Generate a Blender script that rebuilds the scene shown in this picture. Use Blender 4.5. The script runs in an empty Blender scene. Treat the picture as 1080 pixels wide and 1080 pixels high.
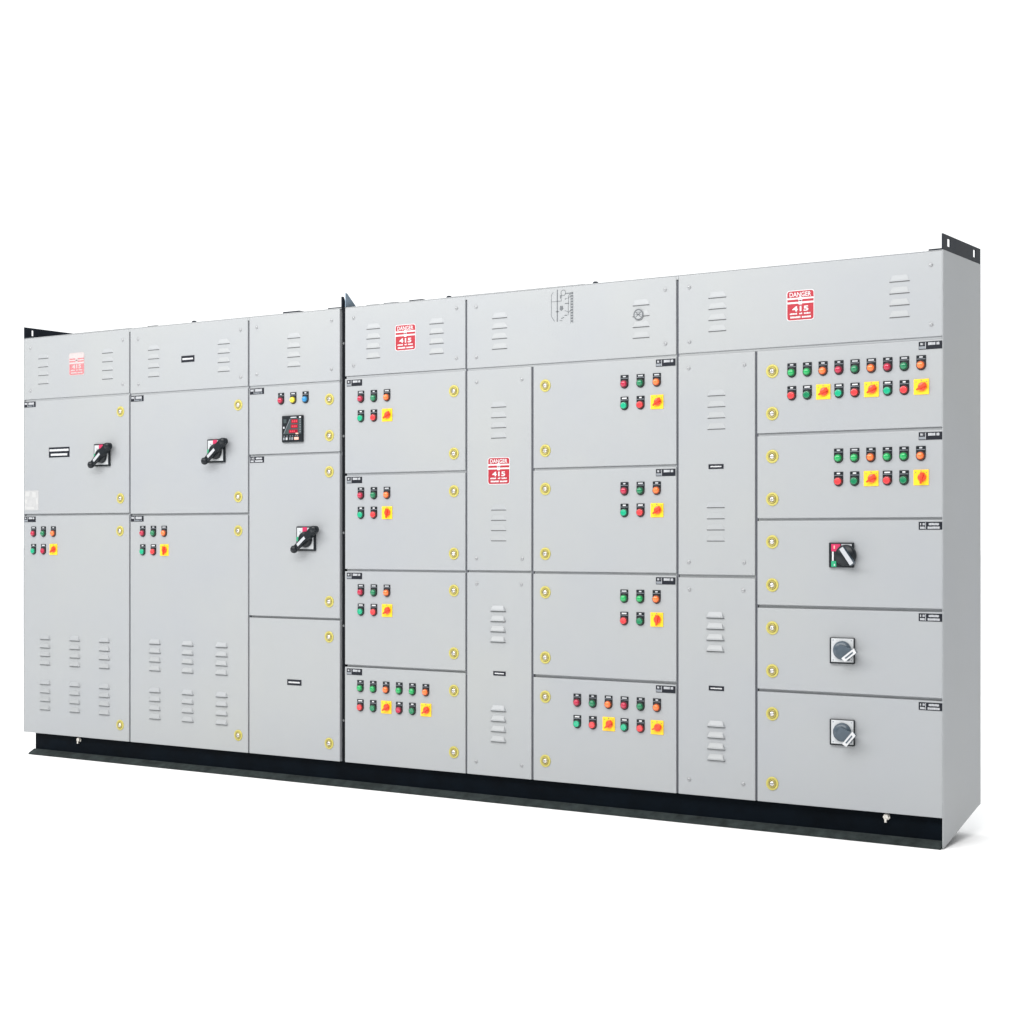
# Low-voltage switchboard: one long row of grey sheet-steel cubicles on a black base, on plain white.
# Units are metres.  u (=X) runs left to right along the front, Y runs into the cabinet, Z is up.
import bpy, bmesh, math, random
from mathutils import Vector, Matrix
random.seed(7)
S = bpy.context.scene
COL = S.collection
ZB = 0.115            # underside of the doors above the ground (height of the base channel)
LEN, DEP, TOP = 5.055, 0.42, 2.10

# ------------------------------------------------------------------ materials
def mat(name, col, rough=0.5, metal=0.0, spec=0.5, noise=None, bump=None, coat=0.0, emit=None):
    m = bpy.data.materials.new(name); m.use_nodes = True
    nt = m.node_tree; b = nt.nodes['Principled BSDF']
    b.inputs['Base Color'].default_value = (*col, 1)
    b.inputs['Roughness'].default_value = rough
    b.inputs['Metallic'].default_value = metal
    b.inputs['Specular IOR Level'].default_value = spec
    b.inputs['Coat Weight'].default_value = coat
    if emit:
        b.inputs['Emission Color'].default_value = (*emit[0], 1)
        b.inputs['Emission Strength'].default_value = emit[1]
    tc = nt.nodes.new('ShaderNodeTexCoord')
    if noise:
        sc, amt = noise
        n = nt.nodes.new('ShaderNodeTexNoise'); n.inputs['Scale'].default_value = sc
        n.inputs['Detail'].default_value = 6; n.inputs['Roughness'].default_value = 0.6
        nt.links.new(tc.outputs['Object'], n.inputs['Vector'])
        r = nt.nodes.new('ShaderNodeValToRGB')
        r.color_ramp.elements[0].position = 0.3; r.color_ramp.elements[1].position = 0.7
        r.color_ramp.elements[0].color = (*[c*(1-amt) for c in col], 1)
        r.color_ramp.elements[1].color = (*[min(1, c*(1+amt)) for c in col], 1)
        nt.links.new(n.outputs['Fac'], r.inputs['Fac'])
        nt.links.new(r.outputs['Color'], b.inputs['Base Color'])
        mr = nt.nodes.new('ShaderNodeMapRange')
        mr.inputs['To Min'].default_value = max(0.02, rough-0.07); mr.inputs['To Max'].default_value = min(1, rough+0.07)
        nt.links.new(n.outputs['Fac'], mr.inputs['Value'])
        nt.links.new(mr.outputs['Result'], b.inputs['Roughness'])
    if bump:
        sc, st, dist = bump
        n2 = nt.nodes.new('ShaderNodeTexNoise'); n2.inputs['Scale'].default_value = sc
        n2.inputs['Detail'].default_value = 3
        nt.links.new(tc.outputs['Object'], n2.inputs['Vector'])
        bp = nt.nodes.new('ShaderNodeBump'); bp.inputs['Strength'].default_value = st
        bp.inputs['Distance'].default_value = dist
        nt.links.new(n2.outputs['Fac'], bp.inputs['Height'])
        nt.links.new(bp.outputs['Normal'], b.inputs['Normal'])
    return m

def paint_mat(name, col):
    """powder coat: orange peel, very slightly wavy sheet, faint handling marks"""
    m = mat(name, col, rough=0.38, spec=0.45, noise=(1.1, 0.025))
    nt = m.node_tree; b = nt.nodes['Principled BSDF']
    tc = nt.nodes['Texture Coordinate']
    r = [n for n in nt.nodes if n.type == 'VALTORGB'][0]      # batches of powder coat: a touch bluer, a touch greener
    e = r.color_ramp.elements
    e[0].color = (col[0]*0.965, col[1]*0.975, col[2]*1.005, 1); e[1].color = (col[0]*1.02, col[1]*1.02, col[2]*0.995, 1)
    w = nt.nodes.new('ShaderNodeTexNoise'); w.inputs['Scale'].default_value = 2.2; w.inputs['Detail'].default_value = 1
    f = nt.nodes.new('ShaderNodeTexNoise'); f.inputs['Scale'].default_value = 420; f.inputs['Detail'].default_value = 2
    nt.links.new(tc.outputs['Object'], w.inputs['Vector']); nt.links.new(tc.outputs['Object'], f.inputs['Vector'])
    b1 = nt.nodes.new('ShaderNodeBump'); b1.inputs['Strength'].default_value = 0.5; b1.inputs['Distance'].default_value = 0.012
    b2 = nt.nodes.new('ShaderNodeBump'); b2.inputs['Strength'].default_value = 0.25; b2.inputs['Distance'].default_value = 0.0004
    nt.links.new(w.outputs['Fac'], b1.inputs['Height']); nt.links.new(f.outputs['Fac'], b2.inputs['Height'])
    nt.links.new(b1.outputs['Normal'], b2.inputs['Normal']); nt.links.new(b2.outputs['Normal'], b.inputs['Normal'])
    return m

M = {}
M['paint'] = paint_mat('light_grey_powder_coat', (0.325, 0.338, 0.349))
M['base'] = mat('black_base_paint', (0.0016, 0.0036, 0.0062), 0.6, spec=0.05, noise=(9, 0.35), bump=(60, 0.3, 0.001))
M['base_lit'] = mat('lit_black_base_paint', (0.024, 0.031, 0.031), 0.8, spec=0.15, noise=(22, 0.45), bump=(80, 0.5, 0.002))  # paler black: light caught by the sloping flange is put into the colour
M['navy'] = mat('dark_navy_bracket_paint', (0.010, 0.014, 0.021), 0.5, spec=0.15, noise=(12, 0.25))
M['bluegrey'] = mat('zinc_blue_grey', (0.22, 0.29, 0.36), 0.35, 0.4, noise=(25, 0.2))
M['gasket'] = mat('black_rubber_gasket', (0.005, 0.006, 0.008), 0.9, spec=0.1)
M['slot'] = mat('louvre_opening', (0.13, 0.135, 0.14), 0.8, spec=0.1)
M['seam'] = mat('dark_grey_gasket', (0.10, 0.105, 0.12), 0.8, spec=0.2)
M['black'] = mat('black_plastic', (0.007, 0.010, 0.013), 0.35, spec=0.3, noise=(40, 0.2))
M['slate'] = mat('slate_grey_plastic', (0.055, 0.078, 0.100), 0.30, noise=(40, 0.15))
M['plate'] = mat('engraved_black_plate', (0.010, 0.012, 0.018), 0.45, spec=0.2)
M['white'] = mat('white_print', (0.56, 0.57, 0.585), 0.5)
M['offwhite'] = mat('off_white_print', (0.42, 0.435, 0.46), 0.5)
M['greyprint'] = mat('grey_print', (0.20, 0.22, 0.245), 0.5)
M['silver'] = mat('brushed_silver_plate', (0.50, 0.52, 0.535), 0.42, 0.1, noise=(60, 0.06))
M['steel'] = mat('zinc_plated_steel', (0.62, 0.60, 0.56), 0.28, 0.9, noise=(80, 0.12))
M['screwpaint'] = mat('worn_painted_screw', (0.36, 0.37, 0.38), 0.4, 0.3, noise=(90, 0.15))
M['lockyel'] = mat('yellow_lock_ring', (0.46, 0.41, 0.095), 0.4, noise=(60, 0.10))
M['lockin'] = mat('brass_yellow_cylinder', (0.36, 0.31, 0.095), 0.3, 0.3, noise=(90, 0.1))
M['selyel'] = mat('warning_yellow_plate', (0.88, 0.55, 0.012), 0.4, noise=(30, 0.05))
M['selorange'] = mat('orange_selector_ring', (0.82, 0.30, 0.012), 0.4)
M['selred'] = mat('red_orange_knob', (0.80, 0.062, 0.022), 0.32)
M['red'] = mat('red_sign_enamel', (0.34, 0.007, 0.020), 0.45, noise=(120, 0.18))
M['fadedred'] = mat('sun_faded_red', (0.46, 0.155, 0.17), 0.6, noise=(140, 0.3))
M['crimson'] = mat('crimson_mark', (0.50, 0.02, 0.09), 0.4)
M['greenmark'] = mat('green_mark', (0.01, 0.30, 0.14), 0.4)
M['ledred'] = mat('red_led_display', (0.16, 0.004, 0.015), 0.25, emit=((0.75, 0.02, 0.06), 0.22))
M['ledhi'] = mat('red_led_digits', (0.3, 0.02, 0.03), 0.25, emit=((1.0, 0.10, 0.14), 0.45))
M['meterface'] = mat('green_grey_meter_face', (0.028, 0.045, 0.048), 0.4)
M['salmon'] = mat('salmon_button', (0.75, 0.42, 0.34), 0.45)
M['ink'] = mat('thin_grey_ink', (0.11, 0.12, 0.13), 0.6, noise=(120, 0.25))
M['stick'] = mat('translucent_white_sticker', (0.395, 0.40, 0.405), 0.45, noise=(40, 0.06))
M['fadedwhite'] = mat('sun_faded_white', (0.44, 0.405, 0.405), 0.55, noise=(90, 0.06))
M['stickmark'] = mat('pale_sticker_mark', (0.44, 0.445, 0.445), 0.5)
LENS = {
    'crimson': (0.42, 0.012, 0.05), 'red': (0.70, 0.045, 0.05), 'orange': (0.90, 0.17, 0.035),
    'green': (0.008, 0.34, 0.09), 'dark green': (0.006, 0.18, 0.075), 'teal green': (0.008, 0.36, 0.19),
    'yellow': (0.86, 0.68, 0.03), 'blue': (0.010, 0.22, 0.48)}
for k, c in LENS.items():
    M['lens_'+k] = mat('lens_'+k.replace(' ', '_'), c, 0.22, coat=0.4)
    M['bez_'+k] = mat('bezel_'+k.replace(' ', '_'), tuple(0.012+0.10*x for x in c), 0.35)
M['ground'] = mat('white_studio_floor', (0.98, 0.98, 0.98), 0.9, spec=0.0)

# ------------------------------------------------------------------ mesh builder
class MB:
    def __init__(s): s.bm = bmesh.new(); s.mats = []
    def mi(s, m):
        if m not in s.mats: s.mats.append(m)
        return s.mats.index(m)
    def _fin(s, faces, m, smooth=False):
        i = s.mi(m)
        for f in faces: f.material_index = i; f.smooth = smooth
    def box(s, x0, x1, y0, y1, z0, z1, m, bev=0.0, seg=2):
        r = bmesh.ops.create_cube(s.bm, size=1.0)
        vs = r['verts']
        bmesh.ops.scale(s.bm, vec=(x1-x0, y1-y0, z1-z0), verts=vs)
        bmesh.ops.translate(s.bm, vec=((x0+x1)/2, (y0+y1)/2, (z0+z1)/2), verts=vs)
        fs = set(f for v in vs for f in v.link_faces)
        if bev:
            es = list(set(e for v in vs for e in v.link_edges))
            before = set(s.bm.faces)
            rr = bmesh.ops.bevel(s.bm, geom=es, offset=bev, segments=seg, affect='EDGES', profile=0.5)
            fs = set(f for f in fs if f.is_valid) | set(rr['faces'])
        s._fin(fs, m)
        return s
    def prism(s, pts, y0, y1, m):
        """outline pts (x,z), extruded from y0 (front) to y1"""
        a = [s.bm.verts.new((x, y0, z)) for x, z in pts]
        b = [s.bm.verts.new((x, y1, z)) for x, z in pts]
        fs = [s.bm.faces.new(a), s.bm.faces.new(b[::-1])]
        n = len(pts)
        for i in range(n): fs.append(s.bm.faces.new((a[i], b[i], b[(i+1) % n], a[(i+1) % n])))
        bmesh.ops.recalc_face_normals(s.bm, faces=fs)
        s._fin(fs, m); return s
    def prof(s, pts, x0, x1, m):
        """profile pts (y,z) extruded along x"""
        a = [s.bm.verts.new((x0, y, z)) for y, z in pts]
        b = [s.bm.verts.new((x1, y, z)) for y, z in pts]
        fs = [s.bm.faces.new(a), s.bm.faces.new(b[::-1])]
        n = len(pts)
        for i in range(n): fs.append(s.bm.faces.new((a[i], b[i], b[(i+1) % n], a[(i+1) % n])))
        bmesh.ops.recalc_face_normals(s.bm, faces=fs)
        s._fin(fs, m); return s
    def lathe(s, prof, m, cx=0, cz=0, seg=28, smooth=True):
        """prof: (radius, y) from back to front (y negative = towards viewer), axis along Y"""
        rings = []
        for r, y in prof:
            if r < 1e-6: rings.append([s.bm.verts.new((cx, y, cz))])
            else: rings.append([s.bm.verts.new((cx+r*math.cos(2*math.pi*k/seg), y, cz+r*math.sin(2*math.pi*k/seg))) for k in range(seg)])
        fs = []
        for a, b in zip(rings, rings[1:]):
            for k in range(seg):
                k2 = (k+1) % seg
                if len(b) == 1: fs.append(s.bm.faces.new((a[k], a[k2], b[0])))
                elif len(a) == 1: fs.append(s.bm.faces.new((a[0], b[k2], b[k])))
                else: fs.append(s.bm.faces.new((a[k], a[k2], b[k2], b[k])))
        bmesh.ops.recalc_face_normals(s.bm, faces=fs)
        s._fin(fs, m, smooth); return s
    def bar(s, p, q, w0, w1, y0, y1, m, bev=0.0):
        """tapering bar in the XZ plane from p to q"""
        p = Vector(p); q = Vector(q); d = (q-p).normalized(); n = Vector((-d.y, d.x))
        pts = [p+n*w0/2, p-n*w0/2, q-n*w1/2, q+n*w1/2]
        s.prism([(v.x, v.y) for v in pts], y0, y1, m); return s
    def text(s, body, cx, cz, h, w, y, m, bold=0.0):
        cu = bpy.data.curves.new('lettering', 'FONT'); cu.body = body; cu.size = 1; cu.offset = bold
        cu.resolution_u = 3
        ob = bpy.data.objects.new('lettering', cu); COL.objects.link(ob)
        bpy.context.view_layer.update()
        me = bpy.data.meshes.new_from_object(ob.evaluated_get(bpy.context.evaluated_depsgraph_get()))
        xs = [v.co.x for v in me.vertices]; ys = [v.co.y for v in me.vertices]
        sx = w/(max(xs)-min(xs)); sz = h/(max(ys)-min(ys)); mx = (max(xs)+min(xs))/2; my = (max(ys)+min(ys))/2
        vs = [s.bm.verts.new((cx+(v.co.x-mx)*sx, y, cz+(v.co.y-my)*sz)) for v in me.vertices]
        fs = []
        for p in me.polygons:
            try: fs.append(s.bm.faces.new([vs[i] for i in p.vertices]))
            except ValueError: pass
        for f in fs:
            f.normal_update()
            if f.normal.y > 0: f.normal_flip()
        s._fin(fs, m)
        bpy.data.objects.remove(ob); bpy.data.curves.remove(cu); bpy.data.meshes.remove(me)
        return s
    def mesh(s, name):
        me = bpy.data.meshes.new(name); s.bm.to_mesh(me); s.bm.free()
        for m in s.mats: me.materials.append(M[m])
        return me
    def build(s, name, parent=None, loc=(0, 0, 0), label=None):
        return place(s.mesh(name), name, parent, loc, label)

def place(me, name, parent, loc=(0, 0, 0), label=None, group=None, rot=None):
    o = bpy.data.objects.new(name, me); COL.objects.link(o)
    o.location = loc
    if rot is not None: o.rotation_euler = rot
    if parent: o.parent = parent
    if label: o['label'] = label
    if group: o['group'] = group
    return o

# ------------------------------------------------------------------ the switchboard: root
root = bpy.data.objects.new('switchboard', None); COL.objects.link(root)
root.location = (0, 0, 0)
root['label'] = 'long light grey electrical switchboard of many doors on a black base channel'
root['category'] = 'switchboard'

FR = 0.019            # depth of the frame behind the door skins
def zz(z): return z + ZB
G = 0.0055            # half of a horizontal seam
GV = 0.0050           # half of a vertical seam

# enclosures (two transport sections), side sheets, roof
for u0, u1 in ((0.003, 2.1885), (2.2105, LEN-0.003)):
    MB().box(u0, u1, FR, DEP-0.004, zz(0), zz(TOP)-0.0035, 'paint').build('enclosure', root)
for x0, x1 in ((0.0, 0.0028), (LEN-0.0028, LEN)):
    # the side sheet reaches down past the doors at the front and rises to the body's underside at the rear
    b = MB()
    r = 0.004
    pts = [(0.0, zz(TOP)), (DEP, zz(TOP)), (DEP, zz(-0.0)), (DEP-0.03, zz(-0.006)), (0.015, zz(-0.110)), (0.0, zz(-0.112))] if x0 > 1 else \
          [(0.0, zz(TOP)), (DEP, zz(TOP)), (DEP, zz(0)), (0.0, zz(0))]
    b.prof(pts, x0, x1, 'paint').build('side_sheet', root)
for u0, u1 in ((0.003, 2.189), (2.210, LEN-0.003)):
    b = MB()
    b.box(u0, u1, 0.0005, DEP, zz(TOP)-0.003, zz(TOP), 'paint', 0.0008, 1)
    b.build('roof_sheet', root)

# black joint between the two sections, with its bolts
b = MB(); b.box(2.1895, 2.2095, 0.006, 0.12, zz(0.002), zz(TOP)+0.002, 'gasket')
joint = b.build('section_joint', root)
b = MB()
b.lathe([(0.0060, 0), (0.0060, -0.0015), (0.0045, -0.0017)], 'slot', seg=16)
b.lathe([(0.0045, -0.0015), (0.0045, -0.0045), (0.0, -0.0048)], 'slot', seg=6, smooth=False)
boltme = b.mesh('bolt')
for z in (1.935, 1.506, 1.059, 0.629, 0.191):
    place(boltme, 'bolt', joint, (2.199, 0.006, zz(z)))

# ------------------------------------------------------------------ sub-part meshes
def louvre_mesh(d):
    b = MB(); w = 0.084; h = 0.024
    for k in range(4):
        z0 = -k*0.0445
        x0, x1 = -w/2, w/2
        t = 0.014
        A = b.bm.verts.new((x0, -0.0003, z0)); B = b.bm.verts.new((x1, -0.0003, z0))
        C = b.bm.verts.new((x1-0.004, -d, z0+0.001)); D = b.bm.verts.new((x0+0.004, -d, z0+0.001))
        C2 = b.bm.verts.new((x1-0.008, -d*0.93, z0+0.007)); D2 = b.bm.verts.new((x0+0.008, -d*0.93, z0+0.007))
        E_ = b.bm.verts.new((x1-t, -0.0003, z0+h)); F_ = b.bm.verts.new((x0+t, -0.0003, z0+h))
        hood = [b.bm.faces.new((D, C, C2, D2)), b.bm.faces.new((D2, C2, E_, F_)),
                b.bm.faces.new((B, E_, C2, C)), b.bm.faces.new((A, D, D2, F_))]
        b._fin(hood, 'paint')
        slot = [b.bm.faces.new((A, B, C, D))]
        b._fin(slot, 'slot')
        # rolled lip under the opening
        b.box(x0+0.003, x1-0.003, -0.0009, 0.0, z0-0.0026, z0-0.0003, 'slot')
    bmesh.ops.recalc_face_normals(b.bm, faces=b.bm.faces[:])
    return b.mesh('louvre_vent')
LOUV = louvre_mesh(0.0020); LOUV_DEEP = louvre_mesh(0.0085)

def lock_mesh():
    b = MB()
    b.lathe([(0.0265, 0), (0.0265, -0.0022), (0.0250, -0.0034), (0.0185, -0.0036), (0.0172, -0.0016)], 'lockyel', seg=36)
    b.lathe([(0.0175, -0.0010), (0.0163, -0.0060), (0.0145, -0.0068), (0.0118, -0.0064), (0.0108, -0.0030)], 'lockin', seg=32)
    b.lathe([(0.0110, -0.0020), (0.0098, -0.0050)], 'lockin', seg=24)
    b.lathe([(0.0098, -0.0050), (0.0070, -0.0085), (0.0, -0.0092)], 'steel', seg=24)
    b.bar((-0.0055, -0.0035), (0.0055, 0.0035), 0.0026, 0.0026, -0.0102, -0.008, 'greyprint')
    return b.mesh('lock')
LOCK = lock_mesh()

def legend_plate(b, n, light):
    pts = [(-0.0165, 0.0255), (-0.0155, 0.0265), (0.0155, 0.0265), (0.0165, 0.0255), (0.0165, -0.0095)]
    pts += [(0.0165*math.cos(a), -0.0095+0.0165*math.sin(a)) for a in [-math.pi*k/12 for k in range(1, 12)]]
    pts += [(-0.0165, -0.0095)]
    b.prism(pts[::-1], -0.0022, 0, 'black')
    rnd = random.Random(n)
    w = rnd.choice((0.010, 0.012, 0.016, 0.020)); h = 0.0052
    c = 'offwhite' if light else 'white'
    b.box(-w/2, w/2, -0.0030, -0.0018, 0.0178, 0.0178+h, c)
    b.box(-0.0150, 0.0150, -0.0028, -0.0018, 0.0128, 0.0146, 'greyprint')

def lamp_mesh(color, n, dome):
    b = MB(); legend_plate(b, n, dome)
    cz = -0.0078
    b.lathe([(0.0158, -0.0020), (0.0156, -0.0075), (0.0145, -0.0088), (0.0128, -0.0088), (0.0122, -0.0060)], 'bez_'+color, 0, cz, 28)
    if dome:   # pilot lamp: domed lens
        b.lathe([(0.0124, -0.0060), (0.0122, -0.0105), (0.0108, -0.0142), (0.0078, -0.0168), (0.004, -0.0180), (0, -0.0183)], 'lens_'+color, 0, cz, 28)
    else:      # push button: flat cap with a slightly dished face
        b.lathe([(0.0122, -0.0060), (0.0121, -0.0118), (0.0112, -0.0130), (0.0085, -0.0126), (0, -0.0122)], 'lens_'+color, 0, cz, 28)
    for v_ in b.bm.verts: v_.co.x *= 1.12; v_.co.z *= 1.06
    return b.mesh('indicator_lamp' if dome else 'push_button')
_lampcache = {}
def lamp(color, dome, parent, u, z):
    v = random.randrange(3)
    key = (color, dome, v)
    if key not in _lampcache: _lampcache[key] = lamp_mesh(color, v*7+3, dome)
    kind = 'indicator_lamp' if dome else 'push_button'
    return place(_lampcache[key], kind, parent, (u, 0, zz(z)),
                 label='%s %s' % (color, kind.replace('_', ' ')),
                 group='indicator lamps in the upper rows' if dome else 'push buttons in the lower rows')

def selector_mesh(deg):
    b = MB()
    b.box(-0.0295, 0.0295, -0.003, 0, -0.0290, 0.0290, 'selyel', 0.0014)
    b.lathe([(0.0180, -0.003), (0.0176, -0.0050), (0.0165, -0.0058), (0.0, -0.0058)], 'selorange', 0.004, 0, seg=32)
    b.lathe([(0.0150, -0.0058), (0.0146, -0.0110), (0.0130, -0.0122), (0, -0.0122)], 'selred', 0.005, 0.0005, seg=28)
    a = math.radians(deg); d = (math.cos(a), math.sin(a))
    b.bar((0.006-d[0]*0.024, -d[1]*0.024), (0.006+d[0]*0.0185, d[1]*0.0185), 0.0050, 0.0150, -0.0175, -0.0100, 'selred')
    b.bar((0.006-d[0]*0.008, -d[1]*0.008), (0.006+d[0]*0.0165, d[1]*0.0165), 0.0070, 0.0110, -0.0195, -0.0170, 'selred')
    # printed positions
    b.box(-0.0018, 0.0018, -0.0036, -0.0028, 0.0215, 0.0262, 'ink')
    b.box(-0.0222, -0.0188, -0.0036, -0.0028, 0.0165, 0.0205, 'ink')
    b.box(0.0195, 0.0225, -0.0036, -0.0028, 0.0165, 0.0200, 'ink')
    return b.mesh('selector_switch')
_selcache = {}
def selector(parent, u, z, deg):
    if deg not in _selcache: _selcache[deg] = selector_mesh(deg)
    return place(_selcache[deg], 'selector_switch', parent, (u, 0, zz(z)), group='yellow selector switches with red knobs')

def screw_mesh():
    b = MB()
    b.lathe([(0.0085, 0), (0.0085, -0.0010), (0.0068, -0.0014)], 'screwpaint', seg=20)
    b.lathe([(0.0068, -0.0010), (0.0064, -0.0034), (0.0045, -0.0048), (0, -0.0052)], 'screwpaint', seg=16)
    b.box(-0.0045, 0.0045, -0.0056, -0.0046, -0.0008, 0.0008, 'ink')
    return b.mesh('screw')
SCREW = screw_mesh()

def tag_mesh(style, w=0.090, h=0.029):
    """black engraved door tag: a short number field and a longer name field, lettering too small to read"""
    b = MB()
    x0, x1 = -w/2, w/2
    b.box(x0, x1, -0.0016, 0, -h/2, h/2, 'plate', 0.0004, 1)
    y0, y1 = -0.0022, -0.0013
    def run(xa, xb, za, zb, m, seed):
        r = random.Random(seed); x = xa
        while x < xb:
            wd = r.uniform(0.0030, 0.0052); xe = min(x+wd, xb)
            if r.random() > 0.10: b.box(x, xe, y0, y1, za+r.uniform(0, 0.0006), zb-r.uniform(0, 0.0012), m)
            x = xe+0.0009
    xs = x0+w*0.30
    b.box(xs-0.0012, xs+0.0008, y0, y1, -h/2+0.002, h/2-0.002, 'offwhite')
    if style == 0:
        run(x0+0.007, xs-0.006, 0.0015, h/2-0.004, 'offwhite', 1)
        b.box(x0+0.002, xs-0.002, y0, y1, -h/2+0.0025, -0.0025, 'greyprint')
        run(xs+0.010, x1-0.010, 0.0005, h/2-0.0035, 'offwhite', 2)
    elif style == 1:
        run(x0+0.006, xs-0.004, 0.0015, h/2-0.004, 'offwhite', 3)
        run(x0+0.006, xs-0.004, -h/2+0.003, -0.0025, 'offwhite', 4)
        run(xs+0.012, x1-0.012, 0.0015, h/2-0.004, 'offwhite', 5)
        run(xs+0.008, x1-0.009, -h/2+0.003, -0.0025, 'offwhite', 6)
    else:
        run(x0+0.005, xs-0.004, 0.0, h/2-0.0045, 'offwhite', 7)
        run(xs+0.008, x1-0.012, -0.002, h/2-0.0035, 'offwhite', 8)
        run(xs+0.004, x1-0.010, -h/2+0.0025, -0.005, 'greyprint', 9)
    return b.mesh('door_tag')
TAG = [tag_mesh(i) for i in range(3)]

def nameplate(parent, u0, u1, z0, z1, rows=1):
    w, h = u1-u0, z1-z0
    b = MB(); b.box(-w/2, w/2, -0.0016, 0, -h/2, h/2, 'plate', 0.0004, 1)
    for r in range(rows):
        if rows == 1: za, zb, m = -h*0.13, h*0.15, 0.009
        else: za, zb, m = ((0.10*h, 0.32*h, 0.006), (-0.34*h, -0.12*h, 0.016))[r]
        x = -w/2+m; rr = random.Random(int(u0*1000)+r)
        while x < w/2-m:
            wd = rr.uniform(0.0038, 0.0062); xe = min(x+wd, w/2-m)
            b.box(x, xe, -0.0022, -0.0013, za, zb-rr.uniform(0, 0.001), 'white'); x = xe+0.0009
    return b.build('nameplate', parent, ((u0+u1)/2, 0, zz((z0+z1)/2)))

def danger(parent, u0, z0, faded=False, w=0.110, h=0.112):
    b = MB(); R = 'fadedred' if faded else 'red'; W = 'fadedwhite' if faded else 'white'
    def rr(x0, x1, za, zb, rad, y0, y1, m):
        pts = []
        for cx, cz, a0 in ((x1-rad, zb-rad, 0), (x0+rad, zb-rad, 90), (x0+rad, za+rad, 180), (x1-rad, za+rad, 270)):
            for k in range(6): a = math.radians(a0+18*k); pts.append((cx+rad*math.cos(a), cz+rad*math.sin(a)))
        b.prism(pts[::-1], y0, y1, m)
    rr(-w/2-0.003, w/2+0.003, -h/2-0.003, h/2+0.003, 0.012, -0.0010, 0, W)
    y0, y1 = -0.0014, -0.0009
    rr(-w/2, w/2, -h/2, h/2, 0.010, y0, y1, R)
    L = -0.0018
    if faded:
        b.box(-w/2+0.001, w/2-0.001, -0.0018, -0.0013, 0.030, h/2-0.0005, W)
        b.box(-w/2+0.001, w/2-0.001, -0.0018, -0.0013, 0.017, 0.023, W)
        b.box(-w/2+0.001, w/2-0.001, -0.0018, -0.0013, 0.001, 0.010, W)
    else:
        b.text('DANGER', 0, 0.0425, 0.0180, w*0.82, L, W, 0.015)
        b.box(-w/2, w/2, -0.0018, -0.0013, 0.0235, 0.0300, W)
        b.box(-w/2, w/2, -0.0018, -0.0013, 0.0070, 0.0140, W)
    # skull between the bone bars
    b.lathe([(0.0095, -0.0015), (0.0095, -0.0022), (0.0, -0.0022)], W, 0, 0.0250, 16, False)
    b.box(-0.0070, 0.0070, -0.0022, -0.0015, 0.0030, 0.0200, W)
    for sx in (-0.0033, 0.0033):
        b.lathe([(0.0019, -0.0024), (0.0, -0.0025)], R, sx, 0.0245, 8, False)
    b.box(-0.0012, 0.0012, -0.0026, -0.0021, 0.0150, 0.0185, R)
    b.text('415', 0, -0.0130, 0.0205, w*0.62, L, W, 0.03)
    def run(xa, xb, za, zb, seed):
        r = random.Random(seed); x = xa
        while x < xb:
            xe = min(x+r.uniform(0.004, 0.0065), xb); b.box(x, xe, -0.0018, -0.0013, za, zb-r.uniform(0, 0.0015), W); x = xe+0.0011
    run(-w*0.40, -w*0.12, -0.0350, -0.0285, 1); run(-w*0.04, w*0.08, -0.0350, -0.0285, 2); run(w*0.14, w*0.38, -0.0350, -0.0285, 3)
    run(-w*0.38, w*0.0, -0.0490, -0.0415, 4); run(w*0.06, w*0.40, -0.0490, -0.0415, 5)
    return b.build('danger_sign', parent, (u0+w/2, 0, zz(z0+h/2)),
                   label='pale sun-faded danger sticker, red almost gone' if faded else None)

# ------------------------------------------------------------------ leaves: doors and covers
def leaf(kind, u0, u1, z0, z1, label=None):
    """a door or a bolted cover: folded sheet, front skin at y=0"""
    a0 = u0+GV if u0 > 0.01 else 0.003
    a1 = u1-GV if u1 < LEN-0.01 else LEN-0.003
    if abs(u0-2.2095) < 1e-6: a0 = u0+0.001
    if abs(u1-2.179) < 1e-6: a1 = u1
    c0 = z0+G if z0 > 0.01 else 0.0
    c1 = z1-G if z1 < 2.08 else 2.0966
    j = lambda: random.uniform(-0.0007, 0.0007)
    if u0 > 0.01: a0 += j()
    if u1 < LEN-0.01: a1 += j()
    if z0 > 0.01: c0 += j()
    if c1 < 2.08: c1 += j()
    b = MB(); b.box(a0, a1, 0.0, FR-0.0005, zz(c0), zz(c1), 'paint', 0.0024, 3)
    o = b.build(kind, root, (0, 0, 0), label)
    return o

def locks(p, u, *zs):
    for z in zs:
        place(LOCK, 'lock', p, (u, 0, zz(z)), rot=(0, random.uniform(-1.2, 1.2), 0))
def vents(p, *uz):
    for u, z in uz: place(LOUV if z > 0.9 else LOUV_DEEP, 'louvre_vent', p, (u, 0, zz(z)))
def screws(p, u0, u1, z0, z1):
    for u in (u0, u1):
        for z in (z0, z1): place(SCREW, 'screw', p, (u+random.uniform(-.002, .002), 0, zz(z)), rot=(0, random.uniform(0, 3), 0))
def dtag(p, u0, ztop, style=0):
    place(TAG[style], 'door_tag', p, (u0+0.045, 0, zz(ztop-0.0145)))
C = {'c': 'crimson', 'r': 'red', 'o': 'orange', 'g': 'green', 'd': 'dark green', 't': 'teal green', 'y': 'yellow', 'b': 'blue'}
def devices(p, u0, pitch, z1, row1, z2, row2, degs=()):
    degs = list(degs)
    for i, ch in enumerate(row1): lamp(C[ch], True, p, u0+i*pitch, z1)
    for i, ch in enumerate(row2):
        if ch == 'S': selector(p, u0+i*pitch+0.001, z2, degs.pop(0) if degs else 38)
        else: lamp(C[ch], False, p, u0+i*pitch, z2)

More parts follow.
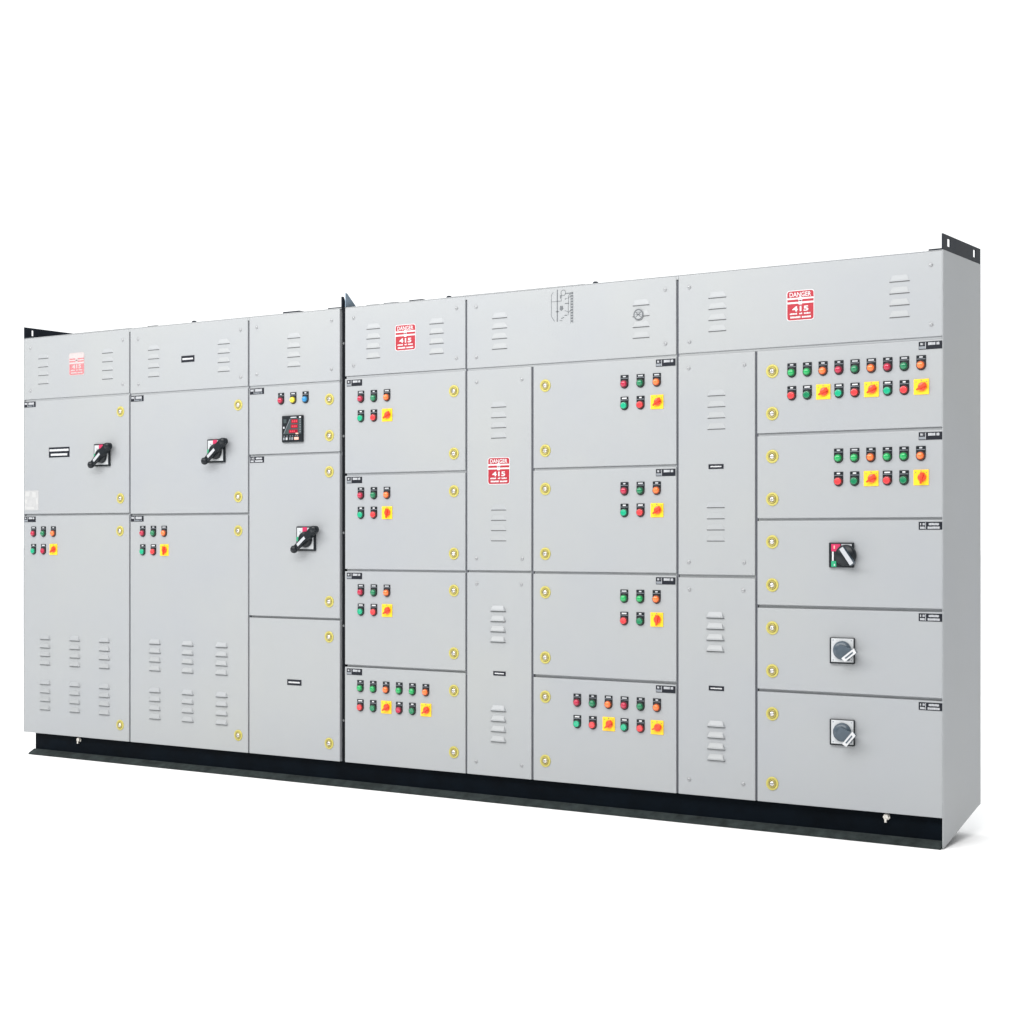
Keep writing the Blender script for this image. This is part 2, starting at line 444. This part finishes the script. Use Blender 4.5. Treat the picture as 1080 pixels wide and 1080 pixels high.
# --- column 1 and 2
cv = leaf('cover_panel', 0, 0.801, 1.767, TOP)
vents(cv, (0.154, 1.985), (0.640, 1.985)); screws(cv, 0.052, 0.753, 1.818, 2.044); danger(cv, 0.356, 1.885, True)
cv = leaf('cover_panel', 0.801, 1.612, 1.762, TOP)
vents(cv, (0.972, 1.980), (1.450, 1.980)); screws(cv, 0.862, 1.560, 1.812, 2.040); nameplate(cv, 1.165, 1.254, 1.905, 1.937)

def big_handle(parent, u, z):
    b = MB()
    w = 0.058
    b.box(-w, w, -0.010, 0, -w, w, 'black', 0.003)
    b.box(-w+0.007, w-0.009, -0.0112, -0.0098, -w+0.009, w-0.007, 'silver')
    b.box(-0.017, 0.011, -0.0120, -0.0110, 0.030, w-0.0045, 'crimson')
    b.box(-w+0.003, -w+0.020, -0.0120, -0.0110, -0.012, 0.008, 'greenmark')
    for sx in (-0.032, 0.030): b.box(sx-0.004, sx+0.004, -0.0118, -0.0111, 0.030, 0.034, 'greyprint')
    b.lathe([(0.038, -0.010), (0.0375, -0.022), (0.034, -0.028), (0.030, -0.030), (0.0, -0.030)], 'black', 0.004, -0.004, 36)
    # pistol-grip lever: thick root at upper right, neck and round end at lower left
    P0 = (0.076, 0.043); P1 = (-0.040, -0.050)
    d = Vector((P1[0]-P0[0], P1[1]-P0[1])).normalized()
    b.bar(P0, (P0[0]+d.x*0.07, P0[1]+d.y*0.07), 0.034, 0.031, -0.050, -0.022, 'black')
    b.bar((P0[0]+d.x*0.07, P0[1]+d.y*0.07), P1, 0.031, 0.021, -0.050, -0.030, 'black')
    b.lathe([(0.017, -0.022), (0.017, -0.047), (0.0145, -0.0515), (0.0, -0.052)], 'black', P0[0], P0[1], 24)
    b.lathe([(0.006, -0.028), (0.0155, -0.034), (0.0185, -0.044), (0.0170, -0.053), (0.010, -0.059), (0, -0.061)], 'black', P1[0], P1[1], 24)
    q0 = (P0[0]+d.x*0.060, P0[1]+d.y*0.060); q1 = (P0[0]+d.x*0.118, P0[1]+d.y*0.118)
    b.bar(q0, q1, 0.0135, 0.0145, -0.0515, -0.0495, 'offwhite')
    return b.build('rotary_handle', parent, (u, 0, zz(z)))

dr = leaf('door', 0, 0.801, 1.157, 1.767)
locks(dr, 0.735, 1.680, 1.237); dtag(dr, 0.004, 1.760, 2); big_handle(dr, 0.606, 1.461); nameplate(dr, 0.198, 0.356, 1.459, 1.512, 2)
b = MB(); w, h = 0.110, 0.105   # pale see-through sticker in the lower corner
b.box(-w/2, w/2, -0.0008, 0, -h/2, h/2, 'stick')
for x0, x1, z0, z1 in ((-.046, -.018, .022, .044), (.004, .034, .016, .044), (-.050, -.034, -.018, .006), (.036, .050, -.022, .010), (-.044, .020, -.048, -.034)):
    b.box(x0, x1, -0.0013, -0.0007, z0, z1, 'stickmark')
b.build('sticker', dr, (0.062, 0, zz(1.235)), label='pale translucent sticker')
dr = leaf('door', 0, 0.801, 0.0, 1.157)
locks(dr, 0.732, 1.071, 0.081); dtag(dr, 0.004, 1.149, 0)
devices(dr, 0.079, 0.077, 1.068, 'cdo', 0.975, 'tcS', (38,))
vents(dr, (0.168, 0.500), (0.396, 0.500), (0.617, 0.500), (0.168, 0.262), (0.396, 0.262), (0.617, 0.262))

dr = leaf('door', 0.801, 1.612, 1.152, 1.762)
locks(dr, 1.546, 1.678, 1.234); dtag(dr, 0.811, 1.755, 2); big_handle(dr, 1.406, 1.460)
dr = leaf('door', 0.801, 1.612, 0.0, 1.152)
locks(dr, 1.546, 1.070, 0.081); dtag(dr, 0.811, 1.147, 2)
devices(dr, 0.896, 0.0755, 1.068, 'cdo', 0.975, 'trS', (85,))
vents(dr, (0.981, 0.503), (1.208, 0.503), (1.436, 0.503), (0.981, 0.261), (1.208, 0.261), (1.436, 0.261))

# --- column 3
cv = leaf('cover_panel', 1.612, 2.179, 1.760, TOP)
vents(cv, (1.899, 1.979)); screws(cv, 1.665, 2.130, 1.820, 2.045)
dr = leaf('door', 1.612, 2.179, 1.430, 1.760)
locks(dr, 2.118, 1.680, 1.511); dtag(dr, 1.622, 1.753, 2)
for ch, u, z in (('c', 1.821, 1.695), ('y', 1.897, 1.695), ('b', 1.973, 1.695)): lamp(C[ch], True, dr, u, z)
# panel meter
b = MB(); w, h = 0.064, 0.063
b.box(-w, w, -0.012, 0, -h, h, 'black', 0.003)
b.prism([(0.058, 0.048), (-0.012, 0.048), (-0.054, -0.024), (0.058, -0.024)], -0.0126, -0.0118, 'meterface')
b.bar((-0.012, 0.046), (-0.050, -0.022), 0.0025, 0.0025, -0.0130, -0.0124, 'greyprint')
for x0, z0, z1 in ((-0.003, 0.026, 0.044), (-0.006, 0.003, 0.020), (-0.018, -0.020, -0.004)):
    b.box(x0, 0.036, -0.0134, -0.0124, z0, z1, 'ledred')
    for k in range(3): b.box(x0+0.006+k*0.0115, x0+0.0135+k*0.0115, -0.0138, -0.0133, z0+0.004, z1-0.004, 'ledhi')
b.box(-0.008, 0.028, -0.0128, -0.0118, 0.051, 0.0560, 'offwhite'); b.box(0.045, 0.056, -0.0128, -0.0118, 0.050, 0.057, 'white')
for k in range(6): b.box(0.049, 0.054, -0.0134, -0.0124, -0.018+k*0.011, -0.012+k*0.011, 'greyprint')
b.box(0.024, 0.040, -0.0134, -0.0124, -0.0260, -0.0200, 'salmon')
b.box(-0.055, -0.046, -0.0128, -0.0118, 0.002, 0.011, 'offwhite')
b.box(-0.052, -0.034, -0.0128, -0.0118, 0.028, 0.046, 'meterface')
for x0, x1, m in ((-.053, -.044, 'greyprint'), (-.037, -.026, 'offwhite'), (-.014, -.008, 'greyprint'), (-.001, .008, 'greyprint'), (.016, .042, 'salmon')):
    b.box(x0, x1, -0.0145, -0.0118, -0.052, -0.040, m)
for x in (-.048, -.030, -.010, .004, .022, .034): b.box(x-.003, x+.003, -0.0128, -0.0118, -0.035, -0.032, 'greyprint')
b.build('panel_meter', dr, (1.898, 0, zz(1.550)))
dr = leaf('door', 1.612, 2.179, 0.658, 1.430)
locks(dr, 2.117, 1.343, 0.739); dtag(dr, 1.622, 1.425, 1); big_handle(dr, 1.980, 1.032)
dr = leaf('door', 1.612, 2.179, 0.0, 0.658)
locks(dr, 2.116, 0.575, 0.080); nameplate(dr, 1.859, 1.947, 0.340, 0.367)

# --- column 4
cv = leaf('cover_panel', 2.2095, 2.897, 1.775, TOP)
vents(cv, (2.377, 1.990), (2.736, 1.989)); screws(cv, 2.262, 2.845, 1.828, 2.048); danger(cv, 2.507, 1.882)
zs = (1.775, 1.328, 0.887, 0.446, 0.0)
for i in range(4):
    dr = leaf('door', 2.2095, 2.897, zs[i+1], zs[i])
    locks(dr, 2.831, *((1.684, 1.408), (1.242, 0.966), (0.803, 0.526), (0.361, 0.089))[i])
    dtag(dr, 2.222, zs[i]-0.012, (0, 0, 0, 0)[i])
    if i < 3:
        z1 = (1.682, 1.239, 0.795)[i]
        devices(dr, 2.306, 0.0755, z1, 'cdo', z1-0.089, 'trS', ((38,), (85,), (38,))[i])
    else:
        devices(dr, 2.303, 0.0748, 0.355, 'ggoggo', 0.267, 'rdScdS', (38, 38))

# --- wide cover over columns 5 and 6
cv = leaf('cover_panel', 2.897, 3.946, 1.774, TOP)
vents(cv, (3.075, 1.989), (3.778, 1.991)); screws(cv, 2.952, 3.893, 1.826, 2.046)
b = MB()   # thin line drawing printed on the sheet
def ln(x0, z0, x1, z1, t=0.0016, m='ink'): b.bar((x0, z0), (x1, z1), t, t, -0.0009, -0.0002, m)
ln(-.022, .072, -.022, -.064, .0042); ln(-.052, .050, -.052, -.040); ln(-.052, .050, -.042, .062); ln(-.052, .022, -.002, .022)
ln(-.052, -.040, -.036, -.062); ln(-.030, -.022, -.014, -.022, .003); ln(-.002, .022, -.002, .030, .002)
for k in range(11):
    b.box(.046, .0555, -0.0009, -0.0002, .048-k*.0118, .048-k*.0118+.0072, 'ink')
ln(.056, .056, .056, -.076, .0012); ln(.045, .056, .045, -.076, .0010)
for k in range(14):   # ring
    a0, a1 = 2*math.pi*k/14, 2*math.pi*(k+1)/14
    ln(.008+.012*math.cos(a0), .056+.012*math.sin(a0), .008+.012*math.cos(a1), .056+.012*math.sin(a1), .002)
b.prism([(-.008, .002), (-.010, -.014), (-.002, -.020), (.008, -.012), (.006, .000)], -0.0009, -0.0002, 'ink')
b.prism([(-.008, .048), (-.008, .034), (-.002, .032), (.000, .046)], -0.0009, -0.0002, 'ink')
ln(.016, .010, .036, .010, .003); ln(.016, .028, .024, .032, .003); ln(.034, .040, .032, -.040); ln(.034, .040, .044, .052, .002)
ln(.016, -.020, .034, -.026, .002); ln(.014, -.040, .028, -.040, .003); ln(-.002, -.052, .012, -.048, .003); ln(.034, -.030, .044, -.020, .002)
ln(-.010, -.060, .004, -.062, .002); ln(.018, .052, .042, .052, .003); ln(.030, .030, .044, .040, .002)
b.build('printed_diagram', cv, (3.393, 0, zz(2.016)), label='small faint line drawing printed in grey')
b = MB()   # round emblem
b.lathe([(0.0235, -0.0001), (0.0235, -0.0004), (0, -0.0004)], 'paint', 0, 0, 32, False)
_ln = ln
def ln(x0, z0, x1, z1, t=0.0016, m='ink'): b.bar((x0, z0), (x1, z1), t, t, -0.0010, -0.0003, m)
for k in range(20):
    a0, a1 = 2*math.pi*k/20, 2*math.pi*(k+1)/20
    ln(.0205*math.cos(a0), .0205*math.sin(a0), .0205*math.cos(a1), .0205*math.sin(a1), .005)
ln(-.012, -.010, .012, .010, .003); ln(-.012, .010, .012, -.010, .003); ln(-.014, 0, .014, 0, .002); ln(-.013, .010, .013, .010, .002)
b.build('round_emblem', cv, (3.767, -0.0036, zz(1.953)), label='small round dark emblem with a cross')

# --- column 5 (narrow covers)
cv = leaf('cover_panel', 2.897, 3.244, 0.889, 1.774)
vents(cv, (3.070, 1.603), (3.070, 1.157)); screws(cv, 2.952, 3.192, 0.946, 1.717); danger(cv, 3.016, 1.270)
cv = leaf('cover_panel', 2.897, 3.244, 0.0, 0.889)
vents(cv, (3.067, 0.718), (3.069, 0.285)); screws(cv, 2.952, 3.190, 0.058, 0.836); nameplate(cv, 3.042, 3.107, 0.438, 0.457)
# --- column 6
for i in range(4):
    dr = leaf('door', 3.244, 3.946, zs[i+1], zs[i])
    locks(dr, 3.311, *((1.684, 1.407), (1.244, 0.968), (0.804, 0.526), (0.359, 0.086))[i])
    dtag(dr, 3.848, zs[i]-0.012, 0)
    if i < 2:
        z1 = (1.680, 1.238)[i]
        devices(dr, 3.700, 0.0762, z1, 'cdo', z1-0.0895, 'trS', (38,))
    elif i == 2:
        devices(dr, 3.699, 0.0762, 0.794, 'ggo', 0.702, 'rdS', (85,))
    else:
        devices(dr, 3.471, 0.0764, 0.352, 'cdocdo', 0.262, 'trStrS', (42, 20))
# --- wide cover over columns 7 and 8
cv = leaf('cover_panel', 3.946, LEN, 1.776, TOP)
vents(cv, (4.127, 1.995), (4.887, 1.996)); screws(cv, 4.002, 5.010, 1.826, 2.046); danger(cv, 4.431, 1.881)
# --- column 7
cv = leaf('cover_panel', 3.946, 4.297, 0.882, 1.776)
vents(cv, (4.123, 1.604), (4.120, 1.157)); screws(cv, 4.000, 4.245, 0.938, 1.720); nameplate(cv, 4.088, 4.155, 1.311, 1.330)
cv = leaf('cover_panel', 3.946, 4.297, 0.0, 0.882)
vents(cv, (4.118, 0.716), (4.122, 0.281)); screws(cv, 4.000, 4.243, 0.062, 0.828); nameplate(cv, 4.089, 4.157, 0.425, 0.444)
# --- column 8
z8 = (1.776, 1.440, 1.107, 0.767, 0.437, 0.0)
DR8 = []
for i in range(5):
    dr = leaf('door', 4.297, LEN, z8[i+1], z8[i]); DR8.append(dr)
    locks(dr, 4.367, *((1.688, 1.522), (1.354, 1.187), (1.020, 0.851), (0.683, 0.515), (0.347, 0.074))[i])
    dtag(dr, 4.962, z8[i]-0.012, 0 if i < 2 else 1)
devices(DR8[0], 4.450, 0.0652, 1.686, 'ggocdocdo', 1.597, 'rdStrStrS', (30, 35, 30))
devices(DR8[1], 4.644, 0.0653, 1.349, 'ggoggo', 1.260, 'rdSrdS', (35, 80))

def small_rotary(parent, u, z, black, deg):
    b = MB(); w = 0.050
    if black:
        b.box(-w, w, -0.012, 0, -w+0.002, w-0.002, 'black', 0.003)
        b.box(-w+0.011, -0.002, -0.0128, -0.0118, 0.014, w-0.008, 'crimson')
        b.box(0.002, w-0.006, -0.0128, -0.0118, 0.030, w-0.008, 'offwhite')
        b.box(-w+0.014, -w+0.021, -0.0128, -0.0118, -0.022, 0.013, 'white')
        b.box(-w+0.011, -w+0.031, -0.0128, -0.0118, -w+0.005, -0.023, 'greenmark')
        b.box(-w+0.022, -w+0.026, -0.0134, -0.0126, -w+0.009, -0.034, 'white')
        b.box(-w+0.021, -w+0.026, -0.0134, -0.0126, 0.024, 0.036, 'salmon')
        kx, kz = 0.018, -0.001
        b.lathe([(0.041, -0.012), (0.040, -0.026), (0.037, -0.031), (0.0, -0.031)], 'black', kx+0.004, kz, 36)
        b.bar((kx-0.002, kz+0.028), (kx+0.042, kz-0.034), 0.019, 0.019, -0.048, -0.030, 'slate')
        b.bar((kx-0.002, kz+0.028), (kx+0.041, kz-0.033), 0.0165, 0.0165, -0.0492, -0.0478, 'offwhite')
    else:
        b.box(-w, w, -0.012, 0, -w, w, 'black', 0.003)
        b.box(-w+0.008, w-0.002, -0.0132, -0.0118, -w+0.007, w-0.003, 'silver')
        for sx in (-.034, .040):
            for sz in (-.036, .040): b.box(sx-.002, sx+.002, -.0138, -.0130, sz-.002, sz+.002, 'greyprint')
        kx, kz = 0.004, 0.002
        b.lathe([(0.036, -0.013), (0.0355, -0.022), (0.033, -0.027), (0.026, -0.032), (0.0, -0.034)], 'slate', kx, kz, 36)
        a = math.radians(deg); d = Vector((math.cos(a), math.sin(a)))
        c = Vector((kx+0.004, kz)); e = Vector((0.046, -0.014 if deg < -45 else -0.020))
        # wedge grip ending in a pale frame that faces the room
        dd = (e-c).normalized()
        b.bar(c-dd*0.014, e, 0.040, 0.046, -0.041, -0.026, 'slate')
        b.bar(e-d*0.009, e+d*0.006, 0.052, 0.050, -0.048, -0.024, 'slate')
        b.bar(e-d*0.010, e+d*0.009, 0.064, 0.058, -0.0500, -0.0470, 'white')
        b.bar(e-d*0.0030, e+d*0.0022, 0.040, 0.036, -0.0512, -0.0495, 'slate')
    return b.build('rotary_switch', parent, (u, 0, zz(z)),
                   label='black rotary switch with red and green marks' if black else None)
small_rotary(DR8[2], 4.658, 0.970, True, 0)
small_rotary(DR8[3], 4.661, 0.605, False, -52)
small_rotary(DR8[4], 4.661, 0.293, False, -40)

# dark gasket lines deep in the vertical seams and pale frame rails behind the horizontal ones
def seamline(u, z0, z1):
    MB().box(u-GV*0.96, u+GV*0.96, 0.0075, FR+0.001, zz(z0), zz(z1), 'seam').build('door_gasket', root)
for u, z0, z1 in ((0.801, 0, 2.082), (1.612, 0, 2.082), (2.897, 0, 2.082), (3.244, 0, 1.768), (3.946, 0, 2.082), (4.297, 0, 1.770)):
    seamline(u, z0+0.001, z1)
    if z1 > 2: MB().box(u-GV*0.97, u+GV*0.97, 0.0008, 0.0074, zz(z1)+0.0002, zz(2.0966), 'paint').build('seam_cap', root)

def rail(u0, u1, z):
    y = 0.0065 if z > 1.6 else (0.009 if z > 1.2 else (0.011 if z > 0.8 else 0.014))
    MB().box(u0+GV*1.2, u1-GV*1.2, y, FR+0.0012, zz(z-G*0.96), zz(z+G*0.96), 'paint').build('frame_rail', root)
for u0, u1, z in ((0, .801, 1.767), (0, .801, 1.157), (.801, 1.612, 1.762), (.801, 1.612, 1.152), (1.612, 2.179, 1.760), (1.612, 2.179, 1.430), (1.612, 2.179, .658),
                  (2.2095, 2.897, 1.775), (2.2095, 2.897, 1.328), (2.2095, 2.897, .887), (2.2095, 2.897, .446), (2.897, 3.946, 1.774), (2.897, 3.244, .889),
                  (3.244, 3.946, 1.328), (3.244, 3.946, .887), (3.244, 3.946, .446), (3.946, LEN, 1.776), (3.946, 4.297, .882),
                  (4.297, LEN, 1.440), (4.297, LEN, 1.107), (4.297, LEN, .767), (4.297, LEN, .437)):
    rail(u0, u1, z)

# ------------------------------------------------------------------ base channel
W = 0.028
BU0, BU1 = 0.060, LEN-0.006
b = MB()
b.prof([(W, zz(-0.0015)), (W+0.012, zz(-0.0015)), (W+0.012, 0.001), (0.012, 0.001), (0.012, 0.004), (W-0.002, 0.020), (W, 0.026)], BU0, BU1, 'base')
front = b.build('base_channel', root)
b = MB()   # the foot of the channel: a sloping flange, its catch of sky light painted in
b.prof([(W-0.001, 0.0275), (W-0.001, 0.020), (-0.008, 0.0005), (-0.012, 0.0005), (-0.012, 0.0075)], BU0-0.010, BU1, 'base_lit')
b.build('base_flange', front)
b = MB(); b.box(0.3, LEN-0.45, DEP-0.06, DEP-0.02, 0.001, zz(-0.001), 'base'); b.build('base_channel', root)
for x in (0.06, 2.10, 2.30): MB().box(x, x+0.05, W+0.013, DEP-0.061, 0.02, zz(-0.002), 'base').build('cross_member', root)
nut = MB()
nut.lathe([(0.014, 0), (0.014, -0.003), (0.010, -0.0032)], 'steel', seg=18)
nut.lathe([(0.0115, -0.003), (0.0115, -0.011), (0.0, -0.0115)], 'steel', 0, 0, 6, False)
nut.box(-0.004, 0.004, -0.014, -0.004, -0.020, -0.004, 'steel')
nutme = nut.mesh('bolt')
for u in (0.400, 4.826): place(nutme, 'bolt', front, (u, W, zz(-0.018)))
for u in (0.84, 1.17, 4.40):
    pass

# ------------------------------------------------------------------ roof furniture
def bracket(x0, x1):
    """upright lifting plate along the depth of the roof with two slotted holes"""
    b = MB(); z0, z1 = zz(TOP)+0.0005, zz(TOP)+0.060
    yh = ((0.048, 0.082), (0.336, 0.366)); zh0, zh1 = zz(TOP)+0.018, zz(TOP)+0.048
    if x0 < 1: yh = ((0.048, 0.062), (0.342, 0.362))
    ys = [0.0]
    for a, c in yh: ys += [a, c]
    ys.append(DEP)
    for i in range(0, len(ys)-1):
        if i % 2 == 0: b.box(x0, x1, ys[i], ys[i+1], z0, z1, 'navy')
        else:
            b.box(x0, x1, ys[i], ys[i+1], z0, zh0, 'navy'); b.box(x0, x1, ys[i], ys[i+1], zh1, z1, 'navy')
    bmesh.ops.remove_doubles(b.bm, verts=b.bm.verts[:], dist=1e-5)
    # foot of the angle lying on the roof
    s = 1 if x0 < 1 else -1
    fx = (x1, x1+0.05) if s > 0 else (x0-0.05, x0)
    b.box(fx[0], fx[1], 0.0, DEP, z0, z0+0.005, 'navy')
    return b.build('lifting_bracket', root)
bracket(0.0005, 0.0055); bracket(LEN-0.0055, LEN-0.0005)
b = MB(); b.prof([(0.004, zz(TOP)-0.006), (0.004, zz(TOP)+0.052), (0.016, zz(TOP)+0.052), (0.05, zz(TOP)-0.006)], 2.1850, 2.1905, 'navy')
b.build('joint_ear', root)
b = MB(); b.prof([(0.012, zz(TOP)+0.0005), (0.012, zz(TOP)+0.068), (0.022, zz(TOP)+0.068), (0.105, zz(TOP)+0.0005)], 2.2015, 2.2050, 'bluegrey')
b.box(2.2050, 2.245, 0.012, 0.10, zz(TOP)+0.0005, zz(TOP)+0.0045, 'navy')
b.build('joint_ear', root, label='blue-grey triangular ear')
for u0, u1, h in ((0.26, 0.80, 0.003), (0.918, 0.985, 0.004), (1.823, 1.924, 0.008), (2.10, 2.182, 0.006), (2.33, 2.40, 0.003), (2.429, 2.51, 0.004), (2.575, 2.649, 0.006), (2.80, 3.50, 0.0028)):
    MB().box(u0, u1, 0.010, 0.05, zz(TOP)+0.0003, zz(TOP)+h, 'navy').build('roof_strip', root)
for u in (1.228, 2.786, 3.545):
    b = MB(); b.lathe([(0.012, 0), (0.012, -0.006), (0.008, -0.010), (0, -0.011)], 'navy', seg=12)
    o = b.build('roof_bolt', root, (u, 0.025, zz(TOP)+0.0003)); o.rotation_euler = (-math.pi/2, 0, 0)

# ------------------------------------------------------------------ floor
b = MB(); b.box(-150, 150, -150, 150, -0.05, 0.0, 'ground'); g = b.build('ground'); g['kind'] = 'structure'

# ------------------------------------------------------------------ light
w = bpy.data.worlds.new('World'); S.world = w; w.use_nodes = True
nt = w.node_tree; bg = nt.nodes['Background']
tc = nt.nodes.new('ShaderNodeTexCoord')
def math_node(op, a, b_=None, clamp=False):
    n = nt.nodes.new('ShaderNodeMath'); n.operation = op; n.use_clamp = clamp
    for i, v in enumerate((a, b_)):
        if v is None: continue
        if isinstance(v, (int, float)): n.inputs[i].default_value = v
        else: nt.links.new(v, n.inputs[i])
    return n.outputs[0]
sp = nt.nodes.new('ShaderNodeSeparateXYZ'); nt.links.new(tc.outputs['Generated'], sp.inputs[0])
back = math_node('ADD', math_node('MULTIPLY', sp.outputs['X'], -0.56), math_node('MULTIPLY', sp.outputs['Y'], 0.83))
def smooth(v, lo, hi, a, c):
    n = nt.nodes.new('ShaderNodeMapRange'); n.interpolation_type = 'SMOOTHSTEP'
    nt.links.new(v, n.inputs['Value']); n.inputs['From Min'].default_value = lo; n.inputs['From Max'].default_value = hi
    n.inputs['To Min'].default_value = a; n.inputs['To Max'].default_value = c; return n.outputs['Result']
hor = smooth(back, 0.10, 0.70, 0.14, 1.25)          # added glow: white behind the board, dimmed elsewhere to keep its end dark
zen = smooth(sp.outputs['Z'], 0.66, 0.97, 0.0, 1.9)   # added overhead glow that burns the floor out to white
tot = math_node('ADD', hor, zen)
nt.links.new(tot, bg.inputs['Strength']); bg.inputs['Color'].default_value = (0.985, 0.995, 1.0, 1)

ld = bpy.data.lights.new('added_front_lamp', 'AREA'); ld.shape = 'RECTANGLE'; ld.size = 11.0; ld.size_y = 1.8  # unseen area lamp added above the front; its falloff darkens the doors downward
ld.energy = 560; ld.color = (1.0, 0.985, 0.97)
lo = bpy.data.objects.new('added_front_lamp', ld); COL.objects.link(lo)
lo.location = (1.6, -4.0, 4.4)
lo.rotation_euler = (Vector((1.5, 0, 1.3))-Vector(lo.location)).to_track_quat('-Z', 'Y').to_euler()

# ------------------------------------------------------------------ camera
cd = bpy.data.cameras.new('Camera'); cam = bpy.data.objects.new('Camera', cd); COL.objects.link(cam)
cam.location = (7.244, -6.114, 1.150)
cam.rotation_euler = (math.radians(90), 0, math.atan2(0.5574, 0.8303))
cd.sensor_width = 36; cd.lens = 60.0; cd.shift_y = 0.0254; cd.clip_end = 1000; cd.clip_start = 0.05
S.camera = cam
S.view_settings.view_transform = 'Standard'; S.view_settings.look = 'None'
S.view_settings.exposure = 0; S.view_settings.gamma = 1; S.view_settings.use_curve_mapping = False
S.cycles.use_denoising = True
